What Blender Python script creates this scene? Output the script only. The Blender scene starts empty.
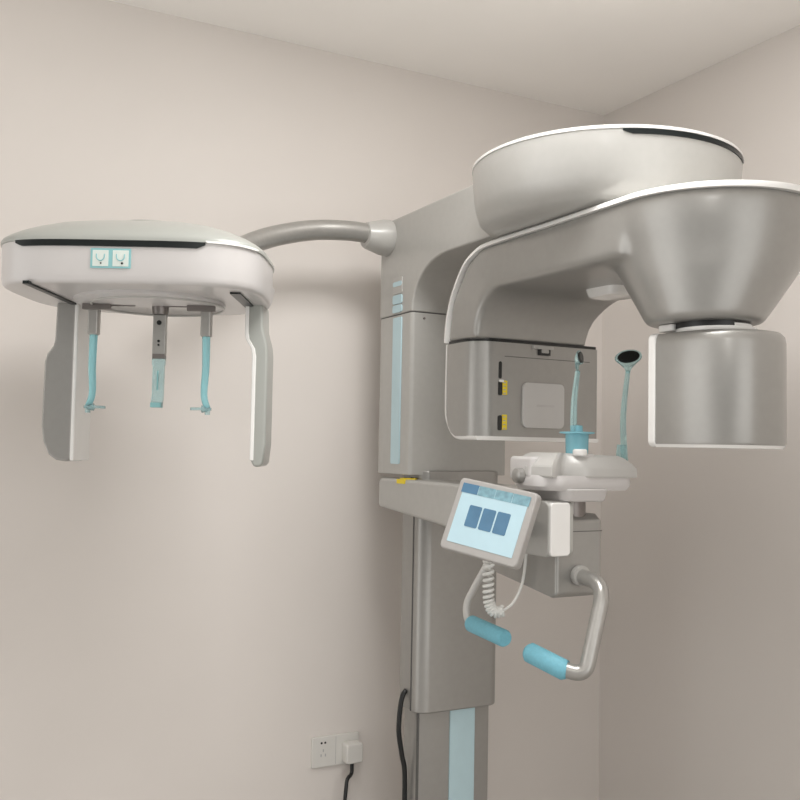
import bpy, bmesh, math
from math import sin, cos, pi, radians, sqrt
from mathutils import Vector, Matrix

scene = bpy.context.scene
COL = scene.collection
V = Vector

# ------------------------------------------------------------------ materials
def mat(name, rgb, rough=0.5, metal=0.0, coat=0.0, noise=0.03, nscale=30.0, bump=0.0,
        trans=0.0, alpha=1.0, emit=None, estr=0.0, ior=1.45, spec=0.5):
    m = bpy.data.materials.new(name)
    m.use_nodes = True
    nt = m.node_tree
    b = nt.nodes['Principled BSDF']
    b.inputs['Roughness'].default_value = rough
    b.inputs['Metallic'].default_value = metal
    b.inputs['Coat Weight'].default_value = coat
    b.inputs['Coat Roughness'].default_value = 0.12
    b.inputs['Transmission Weight'].default_value = trans
    b.inputs['Alpha'].default_value = alpha
    b.inputs['IOR'].default_value = ior
    b.inputs['Specular IOR Level'].default_value = spec
    if emit:
        b.inputs['Emission Color'].default_value = (*emit, 1)
        b.inputs['Emission Strength'].default_value = estr
    tc = nt.nodes.new('ShaderNodeTexCoord')
    n = nt.nodes.new('ShaderNodeTexNoise')
    n.inputs['Scale'].default_value = nscale
    n.inputs['Detail'].default_value = 4
    nt.links.new(tc.outputs['Object'], n.inputs['Vector'])
    r = nt.nodes.new('ShaderNodeValToRGB')
    r.color_ramp.elements[0].position = 0.3
    r.color_ramp.elements[1].position = 0.7
    r.color_ramp.elements[0].color = (*[max(0, c * (1 - noise)) for c in rgb], 1)
    r.color_ramp.elements[1].color = (*[min(1, c * (1 + noise)) for c in rgb], 1)
    nt.links.new(n.outputs['Fac'], r.inputs['Fac'])
    nt.links.new(r.outputs['Color'], b.inputs['Base Color'])
    if bump:
        bp = nt.nodes.new('ShaderNodeBump')
        bp.inputs['Strength'].default_value = bump
        bp.inputs['Distance'].default_value = 0.002
        nt.links.new(n.outputs['Fac'], bp.inputs['Height'])
        nt.links.new(bp.outputs['Normal'], b.inputs['Normal'])
    return m

M = {
    'wall':   mat('wall_paint', (0.70, 0.657, 0.62), 0.75, noise=0.012, nscale=3, bump=0.0, spec=0.3),
    'ceil':   mat('ceiling_paint', (0.90, 0.875, 0.84), 0.85, noise=0.012, nscale=3, spec=0.2),
    'floor':  mat('floor_vinyl', (0.42, 0.40, 0.38), 0.5, noise=0.08, nscale=6),
    'grey':   mat('silver_grey_paint', (0.335, 0.327, 0.31), 0.33, metal=0.45, coat=0.35, noise=0.02, nscale=60),
    'colgrey': mat('column_grey_paint', (0.42, 0.412, 0.39), 0.36, metal=0.05, coat=0.35, noise=0.02, nscale=60),
    'lgrey':  mat('light_grey_plastic', (0.44, 0.43, 0.41), 0.4, coat=0.2, noise=0.02),
    'white':  mat('white_gloss_plastic', (0.80, 0.79, 0.77), 0.25, coat=0.4, noise=0.01),
    'fascia': mat('white_satin_plastic', (0.57, 0.55, 0.54), 0.32, coat=0.35, noise=0.01),
    'dome':   mat('pale_green_white_plastic', (0.36, 0.37, 0.345), 0.3, coat=0.3, noise=0.01),
    'stripe': mat('pale_blue_panel', (0.46, 0.62, 0.67), 0.3, coat=0.3, noise=0.02),
    'black':  mat('black_plastic', (0.012, 0.013, 0.013), 0.3, noise=0.1),
    'slot':   mat('dark_slot', (0.012, 0.015, 0.015), 0.3, noise=0.1, spec=0.25),
    'seam':   mat('seam_shadow', (0.10, 0.098, 0.095), 0.7, noise=0.05),
    'metal':  mat('brushed_steel', (0.40, 0.39, 0.37), 0.32, metal=0.6, noise=0.04, nscale=80),
    'dmetal': mat('dark_steel', (0.22, 0.20, 0.19), 0.35, metal=0.7, noise=0.04),
    'grip':   mat('blue_foam_grip', (0.17, 0.44, 0.54), 0.6, noise=0.06, nscale=150, bump=0.2),
    'teal':   mat('clear_teal_acrylic', (0.42, 0.79, 0.85), 0.1, trans=0.6, noise=0.02, ior=1.35),
    'rodclear': mat('clear_aqua_acrylic', (0.66, 0.90, 0.92), 0.06, trans=0.8, noise=0.01, ior=1.32),
    'cupblue': mat('sky_blue_plastic', (0.26, 0.58, 0.68), 0.25, trans=0.25, noise=0.02),
    'clear':  mat('clear_pale_acrylic', (0.62, 0.82, 0.84), 0.1, trans=0.75, noise=0.01, ior=1.3),
    'yellow': mat('yellow_label', (0.80, 0.62, 0.03), 0.5, noise=0.03),
    'screen': mat('lit_screen', (0.41, 0.56, 0.62), 0.25, noise=0.02, emit=(0.58, 0.82, 0.92), estr=0.11),
    'screen_blue': mat('lit_screen_blue', (0.07, 0.16, 0.26), 0.25, noise=0.1, emit=(0.12, 0.28, 0.42), estr=0.12),
    'screen_teal': mat('lit_screen_teal', (0.17, 0.30, 0.35), 0.25, noise=0.25, nscale=90, emit=(0.25, 0.45, 0.52), estr=0.12),
    'label_teal': mat('teal_print', (0.25, 0.50, 0.52), 0.5, noise=0.05),
    'label_pale': mat('pale_print', (0.66, 0.72, 0.68), 0.5, noise=0.03),
    'fprint': mat('faint_print', (0.56, 0.54, 0.53), 0.6, noise=0.05),
    'badge': mat('pale_badge', (0.60, 0.585, 0.57), 0.4, noise=0.01),
    'bezel': mat('grey_bezel', (0.38, 0.365, 0.35), 0.4, coat=0.2, noise=0.02),
    'plate': mat('pale_grey_plastic', (0.50, 0.49, 0.47), 0.35, coat=0.3, noise=0.01),
    'print':  mat('grey_print', (0.40, 0.40, 0.40), 0.6, noise=0.05),
    'socket': mat('socket_white', (0.66, 0.645, 0.61), 0.4, noise=0.01),
    'cord':   mat('white_cord', (0.72, 0.71, 0.68), 0.5, noise=0.02),
}

# ------------------------------------------------------------------ mesh helpers
class MB:
    def __init__(self):
        self.bm = bmesh.new()

    def loft(self, rings, cap0=True, cap1=True, close=True):
        bm = self.bm
        vs = [[bm.verts.new(p) for p in r] for r in rings]
        n = len(rings[0])
        for a, b in zip(vs, vs[1:]):
            for i in range(n if close else n - 1):
                j = (i + 1) % n
                try:
                    bm.faces.new((a[i], a[j], b[j], b[i]))
                except ValueError:
                    pass
        if cap0: bm.faces.new(list(reversed(vs[0])))
        if cap1: bm.faces.new(vs[-1])
        return self

    def box(self, x0, x1, y0, y1, z0, z1):
        P = [(x0, y0), (x1, y0), (x1, y1), (x0, y1)]
        return self.loft([[V((x, y, z0)) for x, y in P], [V((x, y, z1)) for x, y in P]])

    def prism(self, pts, f0, f1):
        """pts 2-D outline; f0/f1 map (u,v) to the two end faces"""
        return self.loft([[V(f0(*p)) for p in pts], [V(f1(*p)) for p in pts]])

    def lathe(self, prof, c, axis='z', seg=40):
        rings = []
        for r, h in prof:
            ring = []
            for k in range(seg):
                a = 2 * pi * k / seg
                u, w = r * cos(a), r * sin(a)
                if axis == 'z': p = (c[0] + u, c[1] + w, c[2] + h)
                elif axis == 'x': p = (c[0] + h, c[1] + u, c[2] + w)
                else: p = (c[0] + u, c[1] + h, c[2] + w)
                ring.append(V(p))
            rings.append(ring)
        return self.loft(rings)

    def tube(self, pts, rad, seg=16, caps=True, flat=None):
        pts = [V(p) for p in pts]
        n = len(pts)
        if not hasattr(rad, '__len__'): rad = [rad] * n
        T = []
        for i in range(n):
            t = pts[min(i + 1, n - 1)] - pts[max(i - 1, 0)]
            T.append(t.normalized())
        up = V((0, 0, 1))
        if abs(T[0].dot(up)) > 0.9: up = V((1, 0, 0))
        N = (up - T[0] * up.dot(T[0])).normalized()
        rings = []
        for i in range(n):
            N = (N - T[i] * N.dot(T[i])).normalized()
            B = T[i].cross(N)
            k2 = flat if flat else 1.0
            rings.append([pts[i] + (N * cos(2 * pi * k / seg) + B * (k2 * sin(2 * pi * k / seg))) * rad[i] for k in range(seg)])
        return self.loft(rings, caps, caps)

    def frame_box(self, o, ex, ey, ez, hx, hy, z0, z1, r=0.0, seg=5):
        """box in a local frame: centre o, axes ex,ey,ez, half sizes hx,hy, from z0 to z1, outline corner radius r"""
        pts = rrect(-hx, hx, -hy, hy, r, seg)
        return self.loft([[o + ex * p[0] + ey * p[1] + ez * z0 for p in pts],
                          [o + ex * p[0] + ey * p[1] + ez * z1 for p in pts]])

    def build(self, name, m, parent=None, bevel=0.0, segs=3, angle=35, label=None, remesh=None, smooth=0, flat=False):
        bm = self.bm
        bmesh.ops.recalc_face_normals(bm, faces=bm.faces[:])
        me = bpy.data.meshes.new(name)
        bm.to_mesh(me); bm.free()
        for p in me.polygons: p.use_smooth = not flat
        if not remesh and not bevel and not flat:
            me.set_sharp_from_angle(angle=radians(angle))
        o = bpy.data.objects.new(name, me)
        COL.objects.link(o)
        me.materials.append(M[m])
        if remesh:
            r = o.modifiers.new('remesh', 'REMESH'); r.mode = 'VOXEL'; r.voxel_size = remesh; r.use_smooth_shade = True
            if smooth:
                s = o.modifiers.new('smooth', 'SMOOTH'); s.factor = 0.5; s.iterations = smooth
        if bevel:
            b = o.modifiers.new('bevel', 'BEVEL'); b.width = bevel; b.segments = segs
            b.limit_method = 'ANGLE'; b.angle_limit = radians(40); b.harden_normals = True
        if parent is not None:
            o.parent = parent
            o.matrix_parent_inverse = world_of(parent).inverted()
        if label: o['label'] = label
        return o

def merge(o, mb, m):
    """add more geometry in another material to an existing part (surface markings)"""
    bm = mb.bm
    bmesh.ops.recalc_face_normals(bm, faces=bm.faces[:])
    me = o.data
    if M[m].name not in [x.name for x in me.materials]: me.materials.append(M[m])
    idx = [x.name for x in me.materials].index(M[m].name)
    for fc in bm.faces: fc.material_index = idx; fc.smooth = False
    tmp = bpy.data.meshes.new('tmp'); bm.to_mesh(tmp); bm.free()
    b2 = bmesh.new(); b2.from_mesh(me); b2.from_mesh(tmp); b2.to_mesh(me); b2.free()
    bpy.data.meshes.remove(tmp)

def world_of(o):
    """parts carry world-space mesh data, so only an Empty root has an offset"""
    return Matrix.Translation(o.location) if o.parent is None and o.type == 'EMPTY' else Matrix.Identity(4)

def rrect(x0, x1, y0, y1, r, seg=6, rs=None):
    """rounded rectangle outline, ccw; rs = radii (x0y0, x1y0, x1y1, x0y1)"""
    rs = rs or (r, r, r, r)
    out = []
    for (cx, cy, a0, rr) in ((x0, y0, pi, rs[0]), (x1, y0, 1.5 * pi, rs[1]), (x1, y1, 0, rs[2]), (x0, y1, .5 * pi, rs[3])):
        rr = max(rr, 1e-5)
        ox = cx + (rr if cx == x0 else -rr); oy = cy + (rr if cy == y0 else -rr)
        for k in range(seg + 1):
            a = a0 + .5 * pi * k / seg
            out.append((ox + rr * cos(a), oy + rr * sin(a)))
    return out

def fillet(pts, r, seg=8):
    """polyline with its inner corners rounded"""
    pts = [V(p) for p in pts]
    if not hasattr(r, '__len__'): r = [r] * len(pts)
    out = [pts[0]]
    for i in range(1, len(pts) - 1):
        a, b, c = pts[i - 1], pts[i], pts[i + 1]
        d1 = (a - b); d2 = (c - b)
        rr = min(r[i], d1.length * .49, d2.length * .49)
        p, q = b + d1.normalized() * rr, b + d2.normalized() * rr
        for k in range(seg + 1):
            t = k / seg
            out.append(p * (1 - t) ** 2 + b * 2 * t * (1 - t) + q * t * t)
    out.append(pts[-1])
    return out

def spline(pts, n=8):
    pts = [V(p) for p in pts]
    out = []
    for i in range(len(pts) - 1):
        p0, p1, p2, p3 = pts[max(i - 1, 0)], pts[i], pts[i + 1], pts[min(i + 2, len(pts) - 1)]
        for k in range(n):
            t = k / n
            out.append(.5 * ((2 * p1) + (p2 - p0) * t + (2 * p0 - 5 * p1 + 4 * p2 - p3) * t * t + (3 * p1 - p0 - 3 * p2 + p3) * t ** 3))
    out.append(pts[-1])
    return out

def thing(name, label, cat, loc):
    o = bpy.data.objects.new(name, None)
    o.empty_display_size = 0.1
    COL.objects.link(o)
    o.location = loc
    o['label'] = label; o['category'] = cat
    return o

def struct(o):
    o['kind'] = 'structure'
    return o

# ------------------------------------------------------------------ room shell
WY, WX, CZ = 2.45, 2.055, 2.642
X0, Y0 = -1.7, -2.0
struct(MB().box(X0, WX + .1, WY, WY + .1, 0, CZ).build('wall_left', 'wall', flat=True))
struct(MB().box(WX, WX + .1, Y0, WY, 0, CZ).build('wall_right', 'wall', flat=True))
struct(MB().box(X0 - .1, WX + .1, Y0 - .1, WY + .1, -.1, 0).build('floor', 'floor', flat=True))
struct(MB().box(X0 - .1, WX + .1, Y0 - .1, WY + .1, CZ, CZ + .1).build('ceiling', 'ceil', flat=True))

# ------------------------------------------------------------------ the X-ray machine
root = thing('dental_xray_machine',
             'tall silver-grey dental x-ray machine with curved scanning arm and white head-holder unit at left',
             'x-ray machine', (1.28, 2.2, 0))

# --- lower column standing on the floor
def plan(pts):
    return (lambda z: [V((x, y, z)) for x, y in pts])
base = MB()
P = plan(rrect(1.178, 1.395, 2.108, 2.185, .006, 4))
base.loft([P(.03), P(.86)])
P2 = plan(rrect(1.08, 1.48, 1.98, 2.36, .05, 8))
base.loft([P2(0), P2(.025), plan(rrect(1.09, 1.47, 1.99, 2.35, .05, 8))(.035)])
base = base.build('base_column', 'grey', root)
MB().box(1.272, 1.347, 2.1035, 2.11, .05, .86).build('accent_stripe', 'stripe', base, bevel=.001, label='pale blue stripe')
MB().box(1.1765, 1.181, 2.106, 2.1125, .035, .86).build('groove', 'seam', base)

cover = MB()
cp_ = rrect(1.166, 1.412, 2.088, 2.195, .03, 8, rs=(.035, .03, .01, .01))
cover.loft([plan(cp_)(.822), plan(cp_)(1.44)])
cover = cover.build('lower_column_cover', 'grey', root, bevel=.005)
MB().box(1.1645, 1.168, 2.124, 2.128, .825, 1.33).build('groove', 'seam', cover)

# --- upper carriage
car = MB()
cr = rrect(1.134, 1.434, 2.10, 2.285, .012, 6)
car.loft([plan(cr)(1.428), plan(cr)(1.8485)])
carriage = car.build('column_carriage', 'colgrey', root, bevel=.002)
MB().prism(rrect(2.151, 2.199, 1.455, 1.842, .004, 3), lambda y, z: (1.131, y, z), lambda y, z: (1.136, y, z)).build(
    'accent_stripe', 'stripe', carriage, label='long pale blue stripe')
MB().lathe([(.003, 0), (.003, .004)], (1.171, 2.097, 1.834), 'y', 12).build('screw', 'dmetal', carriage)
MB().prism(rrect(1.134, 1.434, 2.10, 2.285, .012, 6), lambda x, y: (x, y, 1.8485), lambda x, y: (x, y, 1.8500)).build('seam', 'seam', carriage)

# --- carriage head: boom growing out of the column top
hd = MB()
prof = [(2.285, 1.8500), (2.285, 2.06), (2.262, 2.102), (2.225, 2.112), (1.55, 2.112), (1.55, 1.975), (1.93, 1.975)]
for k in range(1, 11):
    a = .5 * pi * k / 10
    prof.append((1.93 + .17 * sin(a), 1.855 + .12 * cos(a)))
prof.append((2.10, 1.8500))
hd.prism(prof, lambda y, z: (1.134, y, z), lambda y, z: (1.434, y, z))
head = hd.build('carriage_head', 'colgrey', root, bevel=.010, segs=4)
for z0, z1, m in ((1.905, 1.950, 'lgrey'), (1.878, 1.902, 'stripe'), (1.855, 1.875, 'stripe'), (1.925, 1.938, 'stripe')):
    MB().prism(rrect(2.152, 2.203, z0, z1, .006, 3), lambda y, z: (1.1312 if m == 'lgrey' else 1.1305, y, z), lambda y, z: (1.14, y, z)).build('accent_stripe', m, head)

# --- round rotation housing on the end of the boom
RC = (1.272, 1.516); RZ = 2.088; RR = .275
rh = MB()
prof = [(.05, -.134), (.14, -.133), (.21, -.131), (.243, -.125), (.260, -.110), (.268, -.085), (.272, -.055), (.274, -.03), (RR, -.015), (RR, -.004)]
rh.lathe(prof, (*RC, RZ), 'z', 96)
housing = rh.build('rotation_housing', 'colgrey', root)
MB().lathe([(RR - .002, -.004), (RR + .0015, -.003), (RR + .0015, .002), (RR - .004, .005), (RR - .06, .014), (.1, .026), (.01, .028)],
           (*RC, RZ), 'z', 96).build('top_cover', 'white', housing, label='white top rim')
sl = MB()
def arc_band(mb, c, r, a0, a1, z0, z1, n=40, t=.003, taper=True):
    rings = []
    for k in range(n + 1):
        a = a0 + (a1 - a0) * k / n
        e = min(1, min(k, n - k) / 3 + .35) if taper else 1
        zm, hz = z1, (z1 - z0) * e
        d = V((cos(a), sin(a), 0))
        o = V((c[0], c[1], 0))
        rings.append([o + d * (r - .004) + V((0, 0, zm)), o + d * (r + t) + V((0, 0, zm)), o + d * (r + t) + V((0, 0, zm - hz)), o + d * (r - .004) + V((0, 0, zm - hz))])
    mb.loft(rings)
arc_band(sl, RC, RR - .001, radians(237), radians(312), RZ - .014, RZ - .0045)
sl.build('indicator_slot', 'slot', housing, label='dark slot under the white rim')

# --- C-shaped scanning arm
AX, AW = 1.285, .178
ab = MB()
back = [(1.74, 1.945), (1.795, 1.918), (1.845, 1.855)]
ab.prism([(1.27, 1.945)] + back + [(1.80, 1.85), (1.50, 1.846), (1.27, 1.846)], lambda y, z: (AX - AW, y, z), lambda y, z: (AX + AW - .004, y, z))
leg = [(1.70, 1.92), (1.795, 1.918), (1.858, 1.84), (1.876, 1.746), (1.752, 1.746)]
for k in range(0, 9):
    a = .5 * pi * k / 8
    leg.append((1.752 - .11 * (1 - cos(a)), 1.758 + .096 * sin(a)))
ab.prism(leg, lambda y, z: (AX - AW, y, z), lambda y, z: (1.424 + .035 * max(0, (z - 1.746) / .1) ** 1.5 if z < 1.85 else 1.459, y, z))
rings = []
for z, r, cx, cy in ((1.727, .100, 1.250, 1.214), (1.745, .110, 1.255, 1.217), (1.775, .128, 1.265, 1.224), (1.81, .149, 1.277, 1.233),
                     (1.85, .171, 1.292, 1.245), (1.90, .189, 1.298, 1.254), (1.945, .1935, 1.30, 1.256)):
    rings.append([V((cx + r * cos(2 * pi * k / 64), cy + r * sin(2 * pi * k / 64), z)) for k in range(64)])
ab.loft(rings)
arm = ab.build('scanning_arm', 'grey', root, remesh=.006, smooth=26)
# white cover strip along the top and down the back
def strip(path, t):
    """path of (y, z, halfwidth); rectangular section thickened outwards"""
    mb = MB(); n = len(path); rings = []
    for i, q_ in enumerate(path):
        y, z, w = q_[:3]; ax = q_[3] if len(q_) > 3 else AX
        a = path[max(i - 1, 0)]; b = path[min(i + 1, n - 1)]
        ty, tz = b[0] - a[0], b[1] - a[1]
        L = sqrt(ty * ty + tz * tz) or 1
        ny, nz = -tz / L, ty / L
        if n and nz < 0 and i < 2: pass
        q = (y + ny * t, z + nz * t)
        e = t * .45
        ring = [V((ax - w, y, z)), V((ax - w, y + ny * (t - e), z + nz * (t - e))), V((ax - w + e, *q)), V((ax + w - e, *q)),
                V((ax + w, y + ny * (t - e), z + nz * (t - e))), V((ax + w, y, z))]
        rings.append(ring)
    return mb.loft(rings)
path = []
RB = AW + .004
BR, BX, BY = .1975, 1.30, 1.256
for k in range(1, 31):
    a = .5 * pi * k / 30
    path.append((BY - BR * cos(a), 1.942, max(BR * sin(a), .012), BX))
for k in range(1, 7):
    t = k / 7; t2 = t * t * (3 - 2 * t)
    path.append((BY + .29 * t, 1.942, BR + (RB - BR) * t2, BX + (AX - BX) * t2))
path.append((1.55, 1.943, RB))
for p in spline([(1.55, 1.943, 0), (1.70, 1.943, 0), (1.752, 1.936, 0), (1.800, 1.912, 0), (1.845, 1.855, 0), (1.868, 1.80, 0), (1.876, 1.745, 0)], 6)[1:]:
    path.append((p[0], p[1], RB))
strip(path, .0105).build('arm_cover', 'white', arm, angle=50, label='white outer cover edge of the arm')
# small pale hinge block seen under the arch
MB().loft([plan(rrect(1.285, 1.345, 1.50, 1.59, .02, 6))(1.828), plan(rrect(1.28, 1.35, 1.49, 1.60, .025, 6))(1.852)]).build(
    'arch_block', 'white', arm, bevel=.006, label='small white block under the arch')

# --- sensor housing under the column end of the arm
sx0, sx1, sy0 = 1.108, 1.459, 1.75
rings = []
for z, yb in ((1.527, 1.835), (1.536, 1.855), (1.552, 1.868), (1.575, 1.875), (1.65, 1.876), (1.738, 1.876), (1.741, 1.874)):
    rings.append([V((x, y, z)) for x, y in rrect(sx0, sx1, sy0, yb, .01, 8, rs=(.05, .012, .004, .004))])
sensor = MB().loft(rings).build('sensor_housing', 'grey', root, angle=50, label='square grey housing under the column end of the arm')
AXs = AX; AX = (sx0 + sx1) / 2; 
pth = spline([(1.878, 1.742, 0), (1.879, 1.60, 0), (1.872, 1.564, 0), (1.852, 1.538, 0), (1.828, 1.5285, 0), (1.79, 1.5275, 0), (1.748, 1.5275, 0)], 6)
strip([(p[0], p[1], .1735) for p in pth], .009).build('housing_cover', 'white', sensor, angle=50, label='white rear shell edge')
AX = AXs
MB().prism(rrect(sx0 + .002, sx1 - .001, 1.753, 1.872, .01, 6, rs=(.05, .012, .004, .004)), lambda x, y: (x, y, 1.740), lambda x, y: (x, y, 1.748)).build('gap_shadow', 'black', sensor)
fy = sy0
def face_plate(name, m, x0, x1, z0, z1, t, parent, r=.002, bevel=0, label=None, y=fy, lift=0.0):
    return MB().prism(rrect(x0, x1, z0, z1, r, 5), lambda x, z: (x, y + .004, z), lambda x, z: (x, y - t - lift, z)).build(name, m, parent, bevel=bevel, label=label)
def plate_mb(x0, x1, z0, z1, t, r, y):
    return MB().prism(rrect(x0, x1, z0, z1, r, 5), lambda x, z: (x, y + .0005, z), lambda x, z: (x, y - t, z))
plate = face_plate('badge_plate', 'lgrey', 1.235, 1.351, 1.549, 1.652, .006, sensor, r=.012, label='pale square plate with rounded corners')
plate.data.materials[0] = M['badge']
merge(plate, plate_mb(1.272, 1.322, 1.5975, 1.6025, .0003, .002, fy - .006), 'fprint')
face_plate('slot', 'black', 1.1705, 1.1785, 1.658, 1.697, .0012, sensor, r=.004, label='black upright slot')
for z0, z1 in ((1.620, 1.652), (1.541, 1.575)):
    y_ = face_plate('warning_sticker', 'yellow', 1.181, 1.194, z0 + .002, z1 + .002, .0012, sensor, r=.001, label='yellow warning sticker')
    face_plate('slot', 'black', 1.1695, 1.1805, z0, z1, .0014, sensor, r=.004)
    for j in range(4):
        zz = z0 + .004 + j * (z1 - z0) / 4
        merge(y_, plate_mb(1.183, 1.190, zz, zz + .0022, .0003, .0005, fy - .0012), 'print')
face_plate('marker', 'white', 1.1715, 1.184, 1.650, 1.6555, .0022, sensor, r=.002)
c_ = face_plate('clip', 'lgrey', 1.262, 1.318, 1.731, 1.7385, .008, sensor, r=.002, label='small clip at the top edge')
merge(c_, plate_mb(1.279, 1.311, 1.717, 1.731, .005, .002, fy), 'black')
merge(c_, plate_mb(1.285, 1.305, 1.7225, 1.731, .0065, .002, fy), 'lgrey')
face_plate('panel_line', 'seam', 1.186, 1.43, 1.7085, 1.7100, .0005, sensor, r=.0006)

# --- tube head under the front end of the arm
def dplan(s, z, cx=1.278, yb=1.252, hw=.108, dep=.158):
    pts = []
    n = 28
    for k in range(n + 1):
        a = pi * k / n
        e = 2.0 / 2.5
        ca, sa = cos(a), sin(a)
        pts.append(V((cx - hw * s * (abs(ca) ** e) * (1 if ca > 0 else -1), yb - dep * s * (sa ** e), z)))
    return pts
tb = MB()
tb.loft([dplan(.985, 1.513), dplan(1.0, 1.518), dplan(1.0, 1.69), dplan(.985, 1.702), dplan(.94, 1.709)])
tube_head = tb.build('tube_head', 'grey', root, angle=50, label='rounded grey box under the front end of the arm')
MB().prism(rrect(1.168, 1.388, 1.508, 1.711, .012, 6), lambda x, z: (x, 1.250, z), lambda x, z: (x, 1.268, z)).build(
    'face_plate', 'white', tube_head, bevel=.003, label='white plate facing the patient')
MB().loft([dplan(.965, 1.508), dplan(.99, 1.5135)]).build('bottom_cover', 'white', tube_head, label='white bottom edge')
MB().lathe([(.068, 0), (.07, .004), (.07, .010), (.062, .011), (.062, .016)], (1.258, 1.195, 1.707), 'z', 48).build('neck_ring', 'white', tube_head)
MB().lathe([(.066, 0), (.066, .012)], (1.254, 1.20, 1.717), 'z', 40).build('neck', 'black', tube_head)  # black colour stands in for the shade in the gap below the arm
MB().loft([plan(rrect(1.185, 1.23, 1.225, 1.262, .006, 4))(1.714), plan(rrect(1.185, 1.23, 1.225, 1.262, .006, 4))(1.7265)]).build('flange', 'white', tube_head, bevel=.002)

# --- horizontal patient-support arm from the column
bp = MB()
prof = [(2.262, 1.338), (2.262, 1.405), (2.255, 1.4165), (1.60, 1.4165), (1.60, 1.30), (1.80, 1.30), (1.95, 1.316)]
bp.prism(prof, lambda y, z: (1.128, y, z), lambda y, z: (1.26, y, z))
support = bp.build('support_arm', 'colgrey', root, bevel=.009, segs=4)
MB().box(1.1262, 1.130, 2.108, 2.152, 1.405, 1.4165).build('warning_sticker', 'yellow', support, label='yellow warning sticker folded over the edge')
yl = MB().loft([plan([(1.130, 2.118), (1.150, 2.095), (1.170, 2.118), (1.170, 2.150), (1.135, 2.150)])(1.4160),
                plan([(1.130, 2.118), (1.150, 2.095), (1.170, 2.118), (1.170, 2.150), (1.135, 2.150)])(1.4195)]).build(
    'warning_sticker', 'yellow', support, label='small yellow warning sticker')
merge(yl, MB().lathe([(.004, 0), (.004, .002)], (1.158, 2.125, 1.4192), 'z', 12), 'black')

# --- support body (grey block that carries chin rest, handles and tablet)
sb = MB()
prof = [(1.478, 1.216), (1.478, 1.36), (1.496, 1.372), (1.75, 1.372), (1.75, 1.256), (1.70, 1.234), (1.496, 1.208)]
sb.prism(prof, lambda y, z: (1.13, y, z), lambda y, z: (1.243, y, z))
body = sb.build('support_body', 'grey', root, bevel=.006)
MB().prism(rrect(1.131, 1.2425, 1.338, 1.3395, .0003, 2), lambda x, z: (x, 1.4774, z), lambda x, z: (x, 1.480, z)).build('seam', 'seam', body)
# white rounded box beside the tablet, its shaded sides painted grey
mbx = MB()
mbx.prism(rrect(1.463, 1.66, 1.291, 1.400, .016, 8), lambda y, z: (1.098, y, z), lambda y, z: (1.16, y, z))
mbox = mbx.build('mount_box', 'colgrey', root, bevel=.004, label='white rounded box with shaded sides painted grey beside the touch-screen')
MB().prism(rrect(1.101, 1.149, 1.2935, 1.3975, .008, 6), lambda x, z: (x, 1.459, z), lambda x, z: (x, 1.48, z)).build(
    'end_panel', 'white', mbox, bevel=.003, label='white end panel')
# post + chin rest stack
MB().lathe([(.028, 0), (.028, .07)], (1.195, 1.515, 1.36), 'z', 32).build('post', 'dmetal', body)
MB().box(1.168, 1.178, 1.487, 1.50, 1.372, 1.41).build('post_guide', 'lgrey', body)
cb = MB()
cb.loft([plan(rrect(1.135, 1.243, 1.46, 1.575, .02, 6))(1.398), plan(rrect(1.125, 1.25, 1.45, 1.59, .03, 6))(1.424)])
chin = cb.build('chin_rest', 'fascia', root, bevel=.004)
def chin_out(s=1.0, dx=0.0):
    return [(1.195 + (x - 1.195) * s, 1.515 + (y - 1.515) * s) for x, y in
            rrect(1.085, 1.312, 1.455, 1.60, .04, 8, rs=(.05, .03, .05, .06))]
MB().loft([plan(chin_out(.93))(1.420), plan(chin_out(1.0))(1.428), plan(chin_out(1.0))(1.442), plan(chin_out(.975))(1.4495)]).build('lower_plate', 'fascia', chin, angle=40)
# wavy upper plate
n = 30
def wavy(s, z):
    pts = []
    for k in range(n + 1):
        t = k / n; x = 1.098 + .213 * t
        pts.append((x, 1.452 + .028 * math.exp(-((t - .22) / .12) ** 2)))
    pts += [(1.313, 1.50), (1.305, 1.55), (1.27, 1.588), (1.13, 1.60), (1.095, 1.58), (1.085, 1.52)]
    return [V((1.195 + (x - 1.195) * s, 1.52 + (y - 1.52) * s, z + (.004 * max(0, min(1, (1.22 - x) / .1)) * (z > 1.455)))) for x, y in pts]
MB().loft([wavy(.985, 1.446), wavy(1.0, 1.449), wavy(1.0, 1.462), wavy(.985, 1.466), wavy(.92, 1.474), wavy(.80, 1.485), wavy(.70, 1.490)]).build('upper_plate', 'plate', chin, angle=16)
# side knob block
kb = MB().loft([plan(rrect(1.086, 1.14, 1.50, 1.585, .012, 5))(1.438), plan(rrect(1.086, 1.14, 1.50, 1.585, .012, 5))(1.486)]).build('side_block', 'fascia', chin, bevel=.008)
MB().lathe([(.010, -.012), (.0145, -.009), (.0155, 0), (.0155, .012)], (1.082, 1.538, 1.447), 'x', 28).build('knob', 'grey', chin, label='round grey knob')
# blue cup with flange
MB().lathe([(.021, 0), (.0225, .002), (.0235, .040), (.035, .042), (.035, .045), (.012, .046), (.011, .058), (.004, .059)], (1.195, 1.50, 1.4915), 'z', 40).build('cup', 'cupblue', chin, label='blue cup with a thin flange')
MB().lathe([(.034, 0), (.034, .007), (.028, .009), (.02, .0095)], (1.197, 1.50, 1.484), 'z', 32).build('cup_base', 'fascia', chin)
MB().lathe([(.013, 0), (.0145, .002), (.0145, .010), (.012, .013)], (1.182, 1.474, 1.489), 'z', 24).build('cup_catch', 'white', chin, label='small white catch at the foot of the cup')
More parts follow.
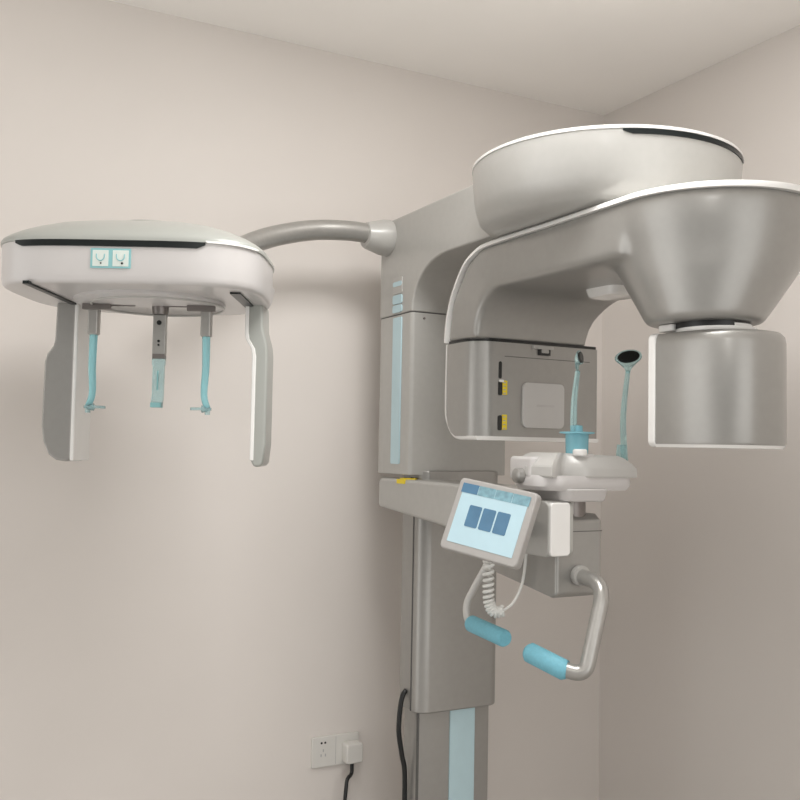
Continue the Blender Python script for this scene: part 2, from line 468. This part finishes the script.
# two clear temple rods with black pads
def temple_rod(base, mid, top, n, wdir, label, wide=.021, high=.0125):
    """clear rod that flares into a shallow oval cup holding a black pad; n = way the pad faces"""
    pts = spline([base, mid, top], 8)
    rod = MB().tube(pts, [.0072 - .0022 * k / (len(pts) - 1) for k in range(len(pts))], 14)
    n = V(n).normalized(); p0 = V(top)
    w = V(wdir); w = (w - n * w.dot(n)).normalized(); h = n.cross(w).normalized()
    if h.z < 0: h = -h
    c = p0 + V((0, 0, .026)) + n * .004
    def ov(o, a, b, N=28): return [o + w * (a * cos(2 * pi * k / N)) + h * (b * sin(2 * pi * k / N)) for k in range(N)]
    rod.loft([ov(p0 - V((0, 0, .002)), .0045, .0045), ov(p0 + V((0, 0, .008)) - n * .002, .008, .007), ov(c - n * .008 - h * .004, wide * .72, high * .8), ov(c, wide, high), ov(c + n * .002, wide * .98, high * .96)])
    o = rod.build('temple_rod', 'rodclear', chin, label=label)
    merge(o, MB().loft([ov(c + n * .0005, wide * .82, high * .78), ov(c + n * .004, wide * .80, high * .75), ov(c + n * .0048, wide * .6, high * .5)]), 'black')
    return o
temple_rod((1.186, 1.50, 1.535), (1.187, 1.50, 1.60), (1.193, 1.497, 1.660), (.38, -.86, .28), (.5, .1, .8), 'clear teal rod rising from the blue cup', .0165, .0125)
temple_rod((1.321, 1.50, 1.470), (1.318, 1.503, 1.57), (1.325, 1.497, 1.668), (-.45, -.75, .38), (.8, -.45, .22), 'clear teal rod at the right end of the chin plate', .029, .0175)
MB().tube([(1.313, 1.502, 1.472), (1.313, 1.502, 1.513)], [.012, .0095], 16).build('rod_socket', 'rodclear', chin)

# --- touch-screen tablet
ha = radians(27.746)
bdir = V((sin(ha), cos(ha), 0)); adir = V((cos(ha), -sin(ha), 0)); up = V((0, 0, 1))
ex = (adir * 77 - up * 14 - bdir * 66).normalized()
ey = (adir * 23 + up * 75.5 + bdir * 13); ey = (ey - ex * ey.dot(ex)).normalized()
ez = ex.cross(ey).normalized()          # towards the viewer
tc = bdir * 1.80 + adir * (89.0 / 931.1 * 1.80) + V((0, 0, 1.5 - .139))
hx, hy = .0915, .0735
t_ = MB().frame_box(tc, ex, ey, ez, hx, hy, -.020, 0, .010, 5)
tablet = t_.build('tablet', 'bezel', root, bevel=.004, label='tilted touch-screen panel in a grey bezel')
scr = MB().frame_box(tc + ey * .002, ex, ey, ez, .0770, .0590, -.001, .0008, .001, 2).build('screen', 'screen', tablet, label='lit pale blue screen')
sc_c = tc + ey * .002
for k in range(4):
    merge(scr, MB().frame_box(sc_c + ex * (-.0602 + .0402 * k) + ey * .0515, ex, ey, ez, .0194, .0095, .0006, .0014, .0005, 2), 'screen_blue' if k == 0 else 'screen_teal')
for k in range(3):
    merge(scr, MB().frame_box(sc_c + ex * (-.0335 + .0335 * k) + ey * (-.001), ex, ey, ez, .0148, .0215, .0006, .0014, .003, 4), 'screen_blue')
MB().frame_box(tc, ex, ey, ez, .045, .04, -.034, -.018, .01, 4).build('rear_mount', 'black', tablet, bevel=.003)
MB().tube([tc - ez * .03, tc - ez * .06 + ex * .02, V((1.12, 1.56, 1.34))], .016, 16).build('mount_arm', 'black', tablet)

# --- two handles
hr = MB().tube(fillet([(1.183, 1.486, 1.253), (1.184, 1.398, 1.246), (1.128, 1.385, 1.083), (1.095, 1.418, 1.0915)], [.03, .05, .05, .03], 10), .0148, 20)
hr = hr.build('handle', 'metal', root, label='bent steel handle on the right of the support body')
MB().lathe([(.020, -.012), (.020, 0), (.0175, .004)], (1.183, 1.476, 1.2525), 'y', 28).build('collar', 'lgrey', hr)
MB().tube([(1.1035, 1.409, 1.089), (1.100, 1.4125, 1.0895), (1.077, 1.489, 1.108), (1.0765, 1.4925, 1.1085)], [.016, .0195, .0195, .016], 24).build('grip', 'grip', hr, label='blue foam grip')
hl = MB().tube(fillet([(1.135, 1.72, 1.29), (1.085, 1.650, 1.262), (1.07, 1.665, 1.223), (1.045, 1.674, 1.174), (1.034, 1.650, 1.142), (1.035, 1.60, 1.1385)], [.02, .03, .03, .02, .02, .02], 8), .0075, 16)
hl = hl.build('handle', 'lgrey', root, label='bent handle on the left behind the tablet')
MB().tube([(1.035, 1.638, 1.1412), (1.035, 1.633, 1.1408), (1.035, 1.517, 1.1335), (1.035, 1.512, 1.133)], [.0145, .017, .017, .0145], 24).build('grip', 'grip', hl, label='blue foam grip')

# --- white head-holder unit (cephalostat) on the tube at the left
def cp(L, d, z):
    return bdir * d + adir * L + V((0, 0, z))
CL, CD, RL, RD = -.534, 1.937, .257, .214
def nn(sa): return 4.2 if sa < 0 else 2.7
def cout(s, z, n=None, N=128):
    pts = []
    for k in range(N):
        a = 2 * pi * k / N
        ca, sa = cos(a), sin(a)
        e = n or nn(sa)
        x = RL * s * math.copysign(abs(ca) ** (2 / e), ca); y = RD * s * math.copysign(abs(sa) ** (2 / e), sa)
        pts.append(cp(CL + x, CD + y, z))
    return pts
unit = MB().loft([cout(.93, 1.7945), cout(.965, 1.7948), cout(.982, 1.797), cout(.992, 1.802), cout(.998, 1.811), cout(1.0, 1.84), cout(1.002, 1.874)]).build('head_unit', 'fascia', root, angle=60,
        label='white oval head-holder unit')
MB().loft([cout(.99, 1.873), cout(1.012, 1.875), cout(1.012, 1.880), cout(1.0, 1.886), cout(.965, 1.893), cout(.90, 1.903), cout(.80, 1.915), cout(.66, 1.928), cout(.48, 1.940), cout(.25, 1.948), cout(.02, 1.949)]).build(
    'dome_cover', 'dome', unit, angle=60, label='pale domed top cover')
MB().loft([cout(.27, 1.945, n=2.0), cout(.265, 1.952, n=2.0), cout(.22, 1.956, n=2.0), cout(.02, 1.957, n=2.0)]).build('dome_cap', 'dome', unit)
# dark slot along the front under the dome
def band(z0, z1, L0, L1, s0, s1, n=48):
    mb = MB(); rings = []
    for k in range(n + 1):
        L = L0 + (L1 - L0) * k / n
        t = min(1, abs((L - CL) / RL))
        y = -RD * (1 - t ** 4.2) ** (1 / 4.2)
        e = min(k, n - k)
        hz = (z1 - z0) * min(1, .45 + e * .3)
        d = V((0, 0, 0))
        p_in = cp(CL + (L - CL) * s0, CD + y * s0, 0); p_out = cp(CL + (L - CL) * s1, CD + y * s1, 0)
        rings.append([p_in + V((0, 0, z1)), p_out + V((0, 0, z1)), p_out + V((0, 0, z1 - hz)), p_in + V((0, 0, z1 - hz))])
    return mb.loft(rings)
band(1.8635, 1.8755, -.728, -.372, .99, 1.014).build('indicator_slot', 'slot', unit, label='long dark slot along the front')
band(1.8745, 1.879, -.372, -.285, 1.0, 1.0165).build('rim_trim', 'white', unit, label='white trim line')
# printed sign on the front: two panels with an arch symbol each
def front_y(L, s=1.003):
    t = min(1, abs((L - CL) / RL))
    return CD - RD * s * (1 - t ** 4.2) ** (1 / 4.2)
def sign_box(mb, L0, L1, z0, z1, lift, skew=0.0):
    rings = []
    N = 6
    for k in range(N + 1):
        L = L0 + (L1 - L0) * k / N
        d = front_y(L)
        rings.append([cp(L, d - lift, z1), cp(L, d - lift, z0), cp(L, d + .003, z0), cp(L, d + .003, z1)])
    return mb.loft(rings)
LS0, LS1 = -.582, -.507
sign = sign_box(MB(), LS0, LS1, 1.8225, 1.8595, .0012).build('sign', 'label_teal', unit, label='teal-framed sign with two arch symbols')
for j in range(2):
    l0 = LS0 + .004 + j * .0375
    merge(sign, sign_box(MB(), l0, l0 + .0295, 1.826, 1.856, .0018), 'label_pale')
    cx = l0 + .0148
    pts = []
    for k in range(17):
        a = pi + pi * k / 16
        L = cx + .0075 * cos(a); z = 1.845 + .0085 * sin(a) + (.004 if k in (0, 16) else 0)
        pts.append(cp(L, front_y(L) - .0020, z))
    merge(sign, MB().tube(pts, .0011, 6), 'label_teal')
    merge(sign, MB().tube([cp(cx + .001 + .002 * j, front_y(cx) - .0028, 1.8315), cp(cx + .001 + .002 * j, front_y(cx) + .001, 1.8315)], .0016 + .0006 * j, 10), 'black')
# bottom ring plate
def circ(L, d, r, z, N=64, k2=1.0):
    return [cp(L + r * cos(2 * pi * k / N), d + r * k2 * sin(2 * pi * k / N), z) for k in range(N)]
rp = MB().loft([circ(CL + .005, 1.95, .155, 1.796), circ(CL + .005, 1.95, .155, 1.789), circ(CL + .005, 1.95, .150, 1.786)]).build('ring_plate', 'fascia', unit, label='round plate under the unit')
merge(rp, MB().tube([cp(CL + .022 + .135 * cos(2 * pi * k / 64), 1.95 + .135 * sin(2 * pi * k / 64), 1.785) for k in range(65)], .0028, 8, caps=True), 'lgrey')
# slots for the two arms
def ceph_box(mb, L0, L1, d0, d1, z0, z1):
    q = [(L0, d0), (L1, d0), (L1, d1), (L0, d1)]
    return mb.loft([[cp(l, d, z0) for l, d in q], [cp(l, d, z1) for l, d in q]])
mb = MB(); ceph_box(mb, -.7085, -.6970, 1.725, 2.06, 1.791, 1.797); mb.build('arm_slot', 'slot', unit)
mb = MB(); ceph_box(mb, -.335, -.315, 1.80, 2.03, 1.791, 1.797); mb.build('arm_slot', 'slot', unit)
# left hanging arm (sensor plate holder)
zt = 1.797
out = [(-.698, zt), (-.740, zt), (-.742, 1.715), (-.745, 1.702), (-.757, 1.686), (-.762, 1.668), (-.764, 1.530), (-.759, 1.497), (-.747, 1.470), (-.730, 1.458), (-.706, 1.455), (-.698, 1.462)]
lh = MB().loft([[cp(L, 1.985, z) for L, z in out], [cp(L, 2.085, z) for L, z in out]]).build('hanging_arm', 'grey', root, bevel=.005, label='wide grey arm hanging at the left')
mb = MB(); ceph_box(mb, -.7005, -.692, 1.983, 2.087, 1.457, 1.795); mb.build('inner_panel', 'white', lh, bevel=.003, label='white inner panel')
# right hanging arm
out = [(-.328, 1.80), (-.328, 1.735), (-.326, 1.722), (-.315, 1.704), (-.312, 1.688), (-.312, 1.464), (-.307, 1.452), (-.292, 1.452), (-.286, 1.460), (-.282, 1.50), (-.282, 1.69), (-.284, 1.712), (-.293, 1.745), (-.295, 1.80)]
rhh = MB().loft([[cp(L, 1.965, z) for L, z in out], [cp(L, 2.06, z) for L, z in out]]).build('hanging_arm', 'dome', root, bevel=.006, label='narrow white-edged arm hanging at the right')
io = [(l - .002 if i < 6 else l, z) for i, (l, z) in enumerate(out)]
edge = MB()
L_ = [(-.331, 1.795), (-.331, 1.735), (-.329, 1.722), (-.317, 1.702), (-.314, 1.685), (-.314, 1.465)]
ring = [[cp(l, 1.960, z), cp(l + .008, 1.960, z), cp(l + .008, 2.055, z), cp(l, 2.055, z)] for l, z in L_]
edge.loft(ring).build('edge_trim', 'white', rhh, bevel=.002, label='white edge strip')
# upper bracket block carrying the right arm
mb = MB()
mb.loft([[cp(l, d, 1.80) for l, d in ((-.335, 1.93), (-.29, 1.95), (-.29, 2.06), (-.335, 2.06))],
         [cp(l, d, 1.850) for l, d in ((-.34, 1.90), (-.281, 1.94), (-.281, 2.07), (-.34, 2.07))]])
mb.build('arm_bracket', 'fascia', unit, bevel=.012)
# ear rods
def ear_rod(L, side, label):
    d = 1.945
    h = MB(); ceph_box(h, L - .011, L + .011, d - .011, d + .011, 1.722, 1.79)
    h = h.build('ear_rod_holder', 'metal', root, bevel=.004, label=label)
    s = MB(); ceph_box(s, L - .02 if side < 0 else L - .038, L + .038 if side < 0 else L + .02, d - .02, d - .008, 1.774, 1.786); s.build('slide_block', 'dmetal', h, bevel=.001)
    pts = spline([cp(L, d, 1.725), cp(L + .001 * side, d, 1.66), cp(L - .001 * side, d, 1.60), cp(L + .007 * side, d, 1.573)], 8)
    r = MB().tube(pts, [.0086 - .0022 * k / (len(pts) - 1) for k in range(len(pts))], 16).build('ear_rod', 'teal', h, label='clear blue ear rod')
    tip = MB()
    c0 = cp(L + .007 * side, d, 1.571)
    tip.tube([c0, c0 - adir * (.012 * side)], [.006, .008], 16)
    tip.loft([[c0 - adir * side * .014 + adir * (.022 * cos(2 * pi * k / 24)) + bdir * (.022 * sin(2 * pi * k / 24)) + up * z for k in range(24)] for z in (-.003, .0025)])
    tip.tube([c0 + V((0, 0, .006)), c0 - V((0, 0, .012))], .0055, 12)
    o = tip.build('ear_plug', 'clear', h, label='clear disc tip'); o.data.materials[0] = M['clear']
ear_rod(-.645, -1, 'steel ear-rod holder at the left')
ear_rod(-.409, 1, 'steel ear-rod holder at the right')
mb = MB(); ceph_box(mb, -.63, -.56, 1.944, 1.947, 1.784, 1.790); merge(rp, mb, 'dmetal')
mb = MB(); ceph_box(mb, -.50, -.42, 1.944, 1.947, 1.784, 1.790); merge(rp, mb, 'dmetal')
# nasion support in the middle
mb = MB(); ceph_box(mb, -.5245, -.497, 1.955, 1.970, 1.683, 1.770)
ns = mb.build('nose_support', 'metal', root, bevel=.002, label='flat steel nose support strip')
pv = MB(); pv.loft([circ(-.511, 1.962, .016, 1.77), circ(-.511, 1.962, .018, 1.789)]); pv.build('pivot', 'dmetal', ns)
for z, r in ((1.752, .0052), (1.713, .0028), (1.705, .0022)):
    MB().tube([cp(-.511, 1.953, z), cp(-.511, 1.956, z)], r, 12).build('screw', 'black', ns)
mb = MB(); ceph_box(mb, -.5235, -.498, 1.954, 1.971, 1.676, 1.686); mb.build('clamp', 'dmetal', ns)
nz = MB()
q = []
for z, w, dd in ((1.678, .0135, 0), (1.665, .0135, 0), (1.66, .0118, 0), (1.60, .0115, 0), (1.588, .012, -.004), (1.574, .010, -.006)):
    q.append([cp(-.511 - w, 1.957 + dd, z), cp(-.511 + w, 1.957 + dd, z), cp(-.511 + w, 1.967 + dd, z), cp(-.511 - w, 1.967 + dd, z)])
nz = nz.loft(q).build('nose_piece', 'teal', ns, label='clear pale blue nose piece')
nz.data.materials[0] = M['clear']
mb = MB(); ceph_box(mb, -.512, -.5095, 1.9535, 1.957, 1.61, 1.65); merge(nz, mb, 'label_teal')
mb = MB(); ceph_box(mb, -.523, -.501, 1.948, 1.966, 1.573, 1.583); merge(nz, mb, 'label_teal')

# --- steel tube joining the head unit to the column
tpts = spline([(1.075, 2.24, 2.072), (1.00, 2.24, 2.071), (.904, 2.24, 2.059), (.79, 2.22, 2.024), (.70, 2.18, 1.978), (.63, 2.13, 1.93)], 10)
tub = MB().tube(tpts, .0265, 28).build('boom_tube', 'metal', root, label='bent steel tube joining the white unit to the column')
MB().lathe([(.030, -.072), (.034, -.07), (.036, -.064), (.048, -.022), (.049, -.004), (.047, .004)], (1.134, 2.24, 2.066), 'x', 36).build('tube_collar', 'colgrey', tub)

# ------------------------------------------------------------------ other things
# coiled cord hanging beneath the tablet
cc = MB()
axis = spline([(1.052, 1.600, 1.285), (1.052, 1.600, 1.235), (1.053, 1.598, 1.19), (1.062, 1.592, 1.170), (1.078, 1.585, 1.172)], 40)
pts = []
turns = 17
for i, p in enumerate(axis):
    t = i / (len(axis) - 1)
    a = 2 * pi * turns * t
    T = (axis[min(i + 1, len(axis) - 1)] - axis[max(i - 1, 0)]).normalized()
    n1 = T.cross(bdir).normalized(); n2 = T.cross(n1)
    pts.append(p + (n1 * cos(a) + n2 * sin(a)) * .009)
cc.tube(pts, .0036, 8)
cc.tube(spline([(1.078, 1.585, 1.172), (1.10, 1.578, 1.19), (1.115, 1.57, 1.23), (1.12, 1.565, 1.29)], 8), .0032, 8)
o = cc.build('coiled_cord', 'cord')
o['label'] = 'white coiled cord looping down beneath the tilted touch-screen'; o['category'] = 'cord'

# thick black cable behind the column
o = MB().tube(spline([(1.166, 2.152, .870), (1.157, 2.150, .862), (1.1505, 2.150, .842), (1.146, 2.150, .800), (1.146, 2.150, .762), (1.156, 2.150, .706), (1.165, 2.150, .655), (1.166, 2.152, .50), (1.163, 2.16, .3), (1.150, 2.20, .1), (1.06, 2.30, .0445), (1.02, 2.37, .009), (1.00, 2.42, .009)], 10), .0066, 14).build('power_cable', 'black')
o['label'] = 'thick black cable running down the wall side of the grey column'; o['category'] = 'cable'

# double wall socket
ws = thing('wall_socket', 'white double wall socket low on the left wall', 'socket', (1.1, WY, .64))
MB().prism(rrect(1.028, 1.172, .600, .684, .004, 4), lambda x, z: (x, WY, z), lambda x, z: (x, WY - .009, z)).build('face_plate', 'socket', ws, bevel=.002)
for x, z, w, h in ((1.0565, .667, .0026, .003), (1.0675, .667, .0026, .003)):
    MB().tube([(x, WY - .0095, z), (x, WY - .0085, z)], .0032, 10).build('socket_hole', 'black', ws)
for x, z in ((1.062, .646), (1.0555, .633), (1.0685, .633)):
    MB().prism(rrect(x - .0014, x + .0014, z - .004, z + .004, .0006, 2), lambda a, b: (a, WY - .0085, b), lambda a, b: (a, WY - .0096, b)).build('socket_hole', 'print', ws)
MB().box(1.0995, 1.1005, WY - .0094, WY - .008, .604, .680).build('gang_line', 'print', ws)
pl = thing('power_plug', 'white plug with black cord in the right half of the wall socket', 'plug', (1.15, WY - .03, .64))
MB().prism(rrect(1.118, 1.170, .6085, .664, .008, 5), lambda x, z: (x, WY - .009, z), lambda x, z: (x, WY - .045, z)).build('plug_body', 'socket', pl, bevel=.005)
MB().tube(fillet([(1.142, WY - .03, .611), (1.142, WY - .03, .575), (1.118, WY - .05, .575), (1.108, WY - .06, .52), (1.11, WY - .06, .05), (1.16, WY - .03, .008)], .02, 6), .0055, 12).build('cord', 'black', pl)

# ------------------------------------------------------------------ light
def area(name, loc, size, energy, rot=(0, 0, 0), color=(1, .988, .972), sy=None):
    l = bpy.data.lights.new(name, 'AREA'); l.energy = energy; l.size = size; l.color = color
    if sy: l.shape = 'RECTANGLE'; l.size_y = sy
    o = bpy.data.objects.new(name, l); COL.objects.link(o); o.location = loc; o.rotation_euler = rot
    return o
area('ceiling_area_light', (.9, 1.2, CZ - .01), .6, 20, sy=.6)
area('ceiling_area_light', (-.6, -.9, CZ - .01), .6, 11, sy=.6)  # added fill, an unseen lamp behind the camera to brighten front surfaces
w = bpy.data.worlds.new('world'); scene.world = w; w.use_nodes = True
nt = w.node_tree; bg = nt.nodes['Background']
tcw = nt.nodes.new('ShaderNodeTexCoord')
dt = nt.nodes.new('ShaderNodeVectorMath'); dt.operation = 'DOT_PRODUCT'; dt.inputs[1].default_value = (-.76, -.65, .05)
nt.links.new(tcw.outputs['Generated'], dt.inputs[0])
rpw = nt.nodes.new('ShaderNodeValToRGB')          # even fill all round; dark patch added for the doorway reflected in the arm
rpw.color_ramp.elements[0].position = .78; rpw.color_ramp.elements[0].color = (1, .985, .96, 1)
rpw.color_ramp.elements[1].position = .95; rpw.color_ramp.elements[1].color = (.22, .215, .205, 1)
nt.links.new(dt.outputs['Value'], rpw.inputs['Fac']); nt.links.new(rpw.outputs['Color'], bg.inputs[0])
w.node_tree.nodes['Background'].inputs[1].default_value = 1.76
scene.view_settings.view_transform = 'Standard'
scene.view_settings.look = 'None'
scene.view_settings.exposure = 0.0

# ------------------------------------------------------------------ camera
yaw, pitch, roll, F = radians(27.746), radians(2.875), radians(1.0705), 931.1
f = V((sin(yaw) * cos(pitch), cos(yaw) * cos(pitch), sin(pitch)))
r = V((cos(yaw), -sin(yaw), 0)); u = r.cross(f)
r2 = r * cos(roll) + u * sin(roll); u2 = u * cos(roll) - r * sin(roll)
cd = bpy.data.cameras.new('camera'); cam = bpy.data.objects.new('camera', cd); COL.objects.link(cam)
m = Matrix((r2, u2, -f)).transposed().to_4x4(); m.translation = V((0, 0, 1.5))
cam.matrix_world = m
cd.sensor_width = 36; cd.lens = 36 * F / 800; cd.clip_start = .02
scene.camera = cam
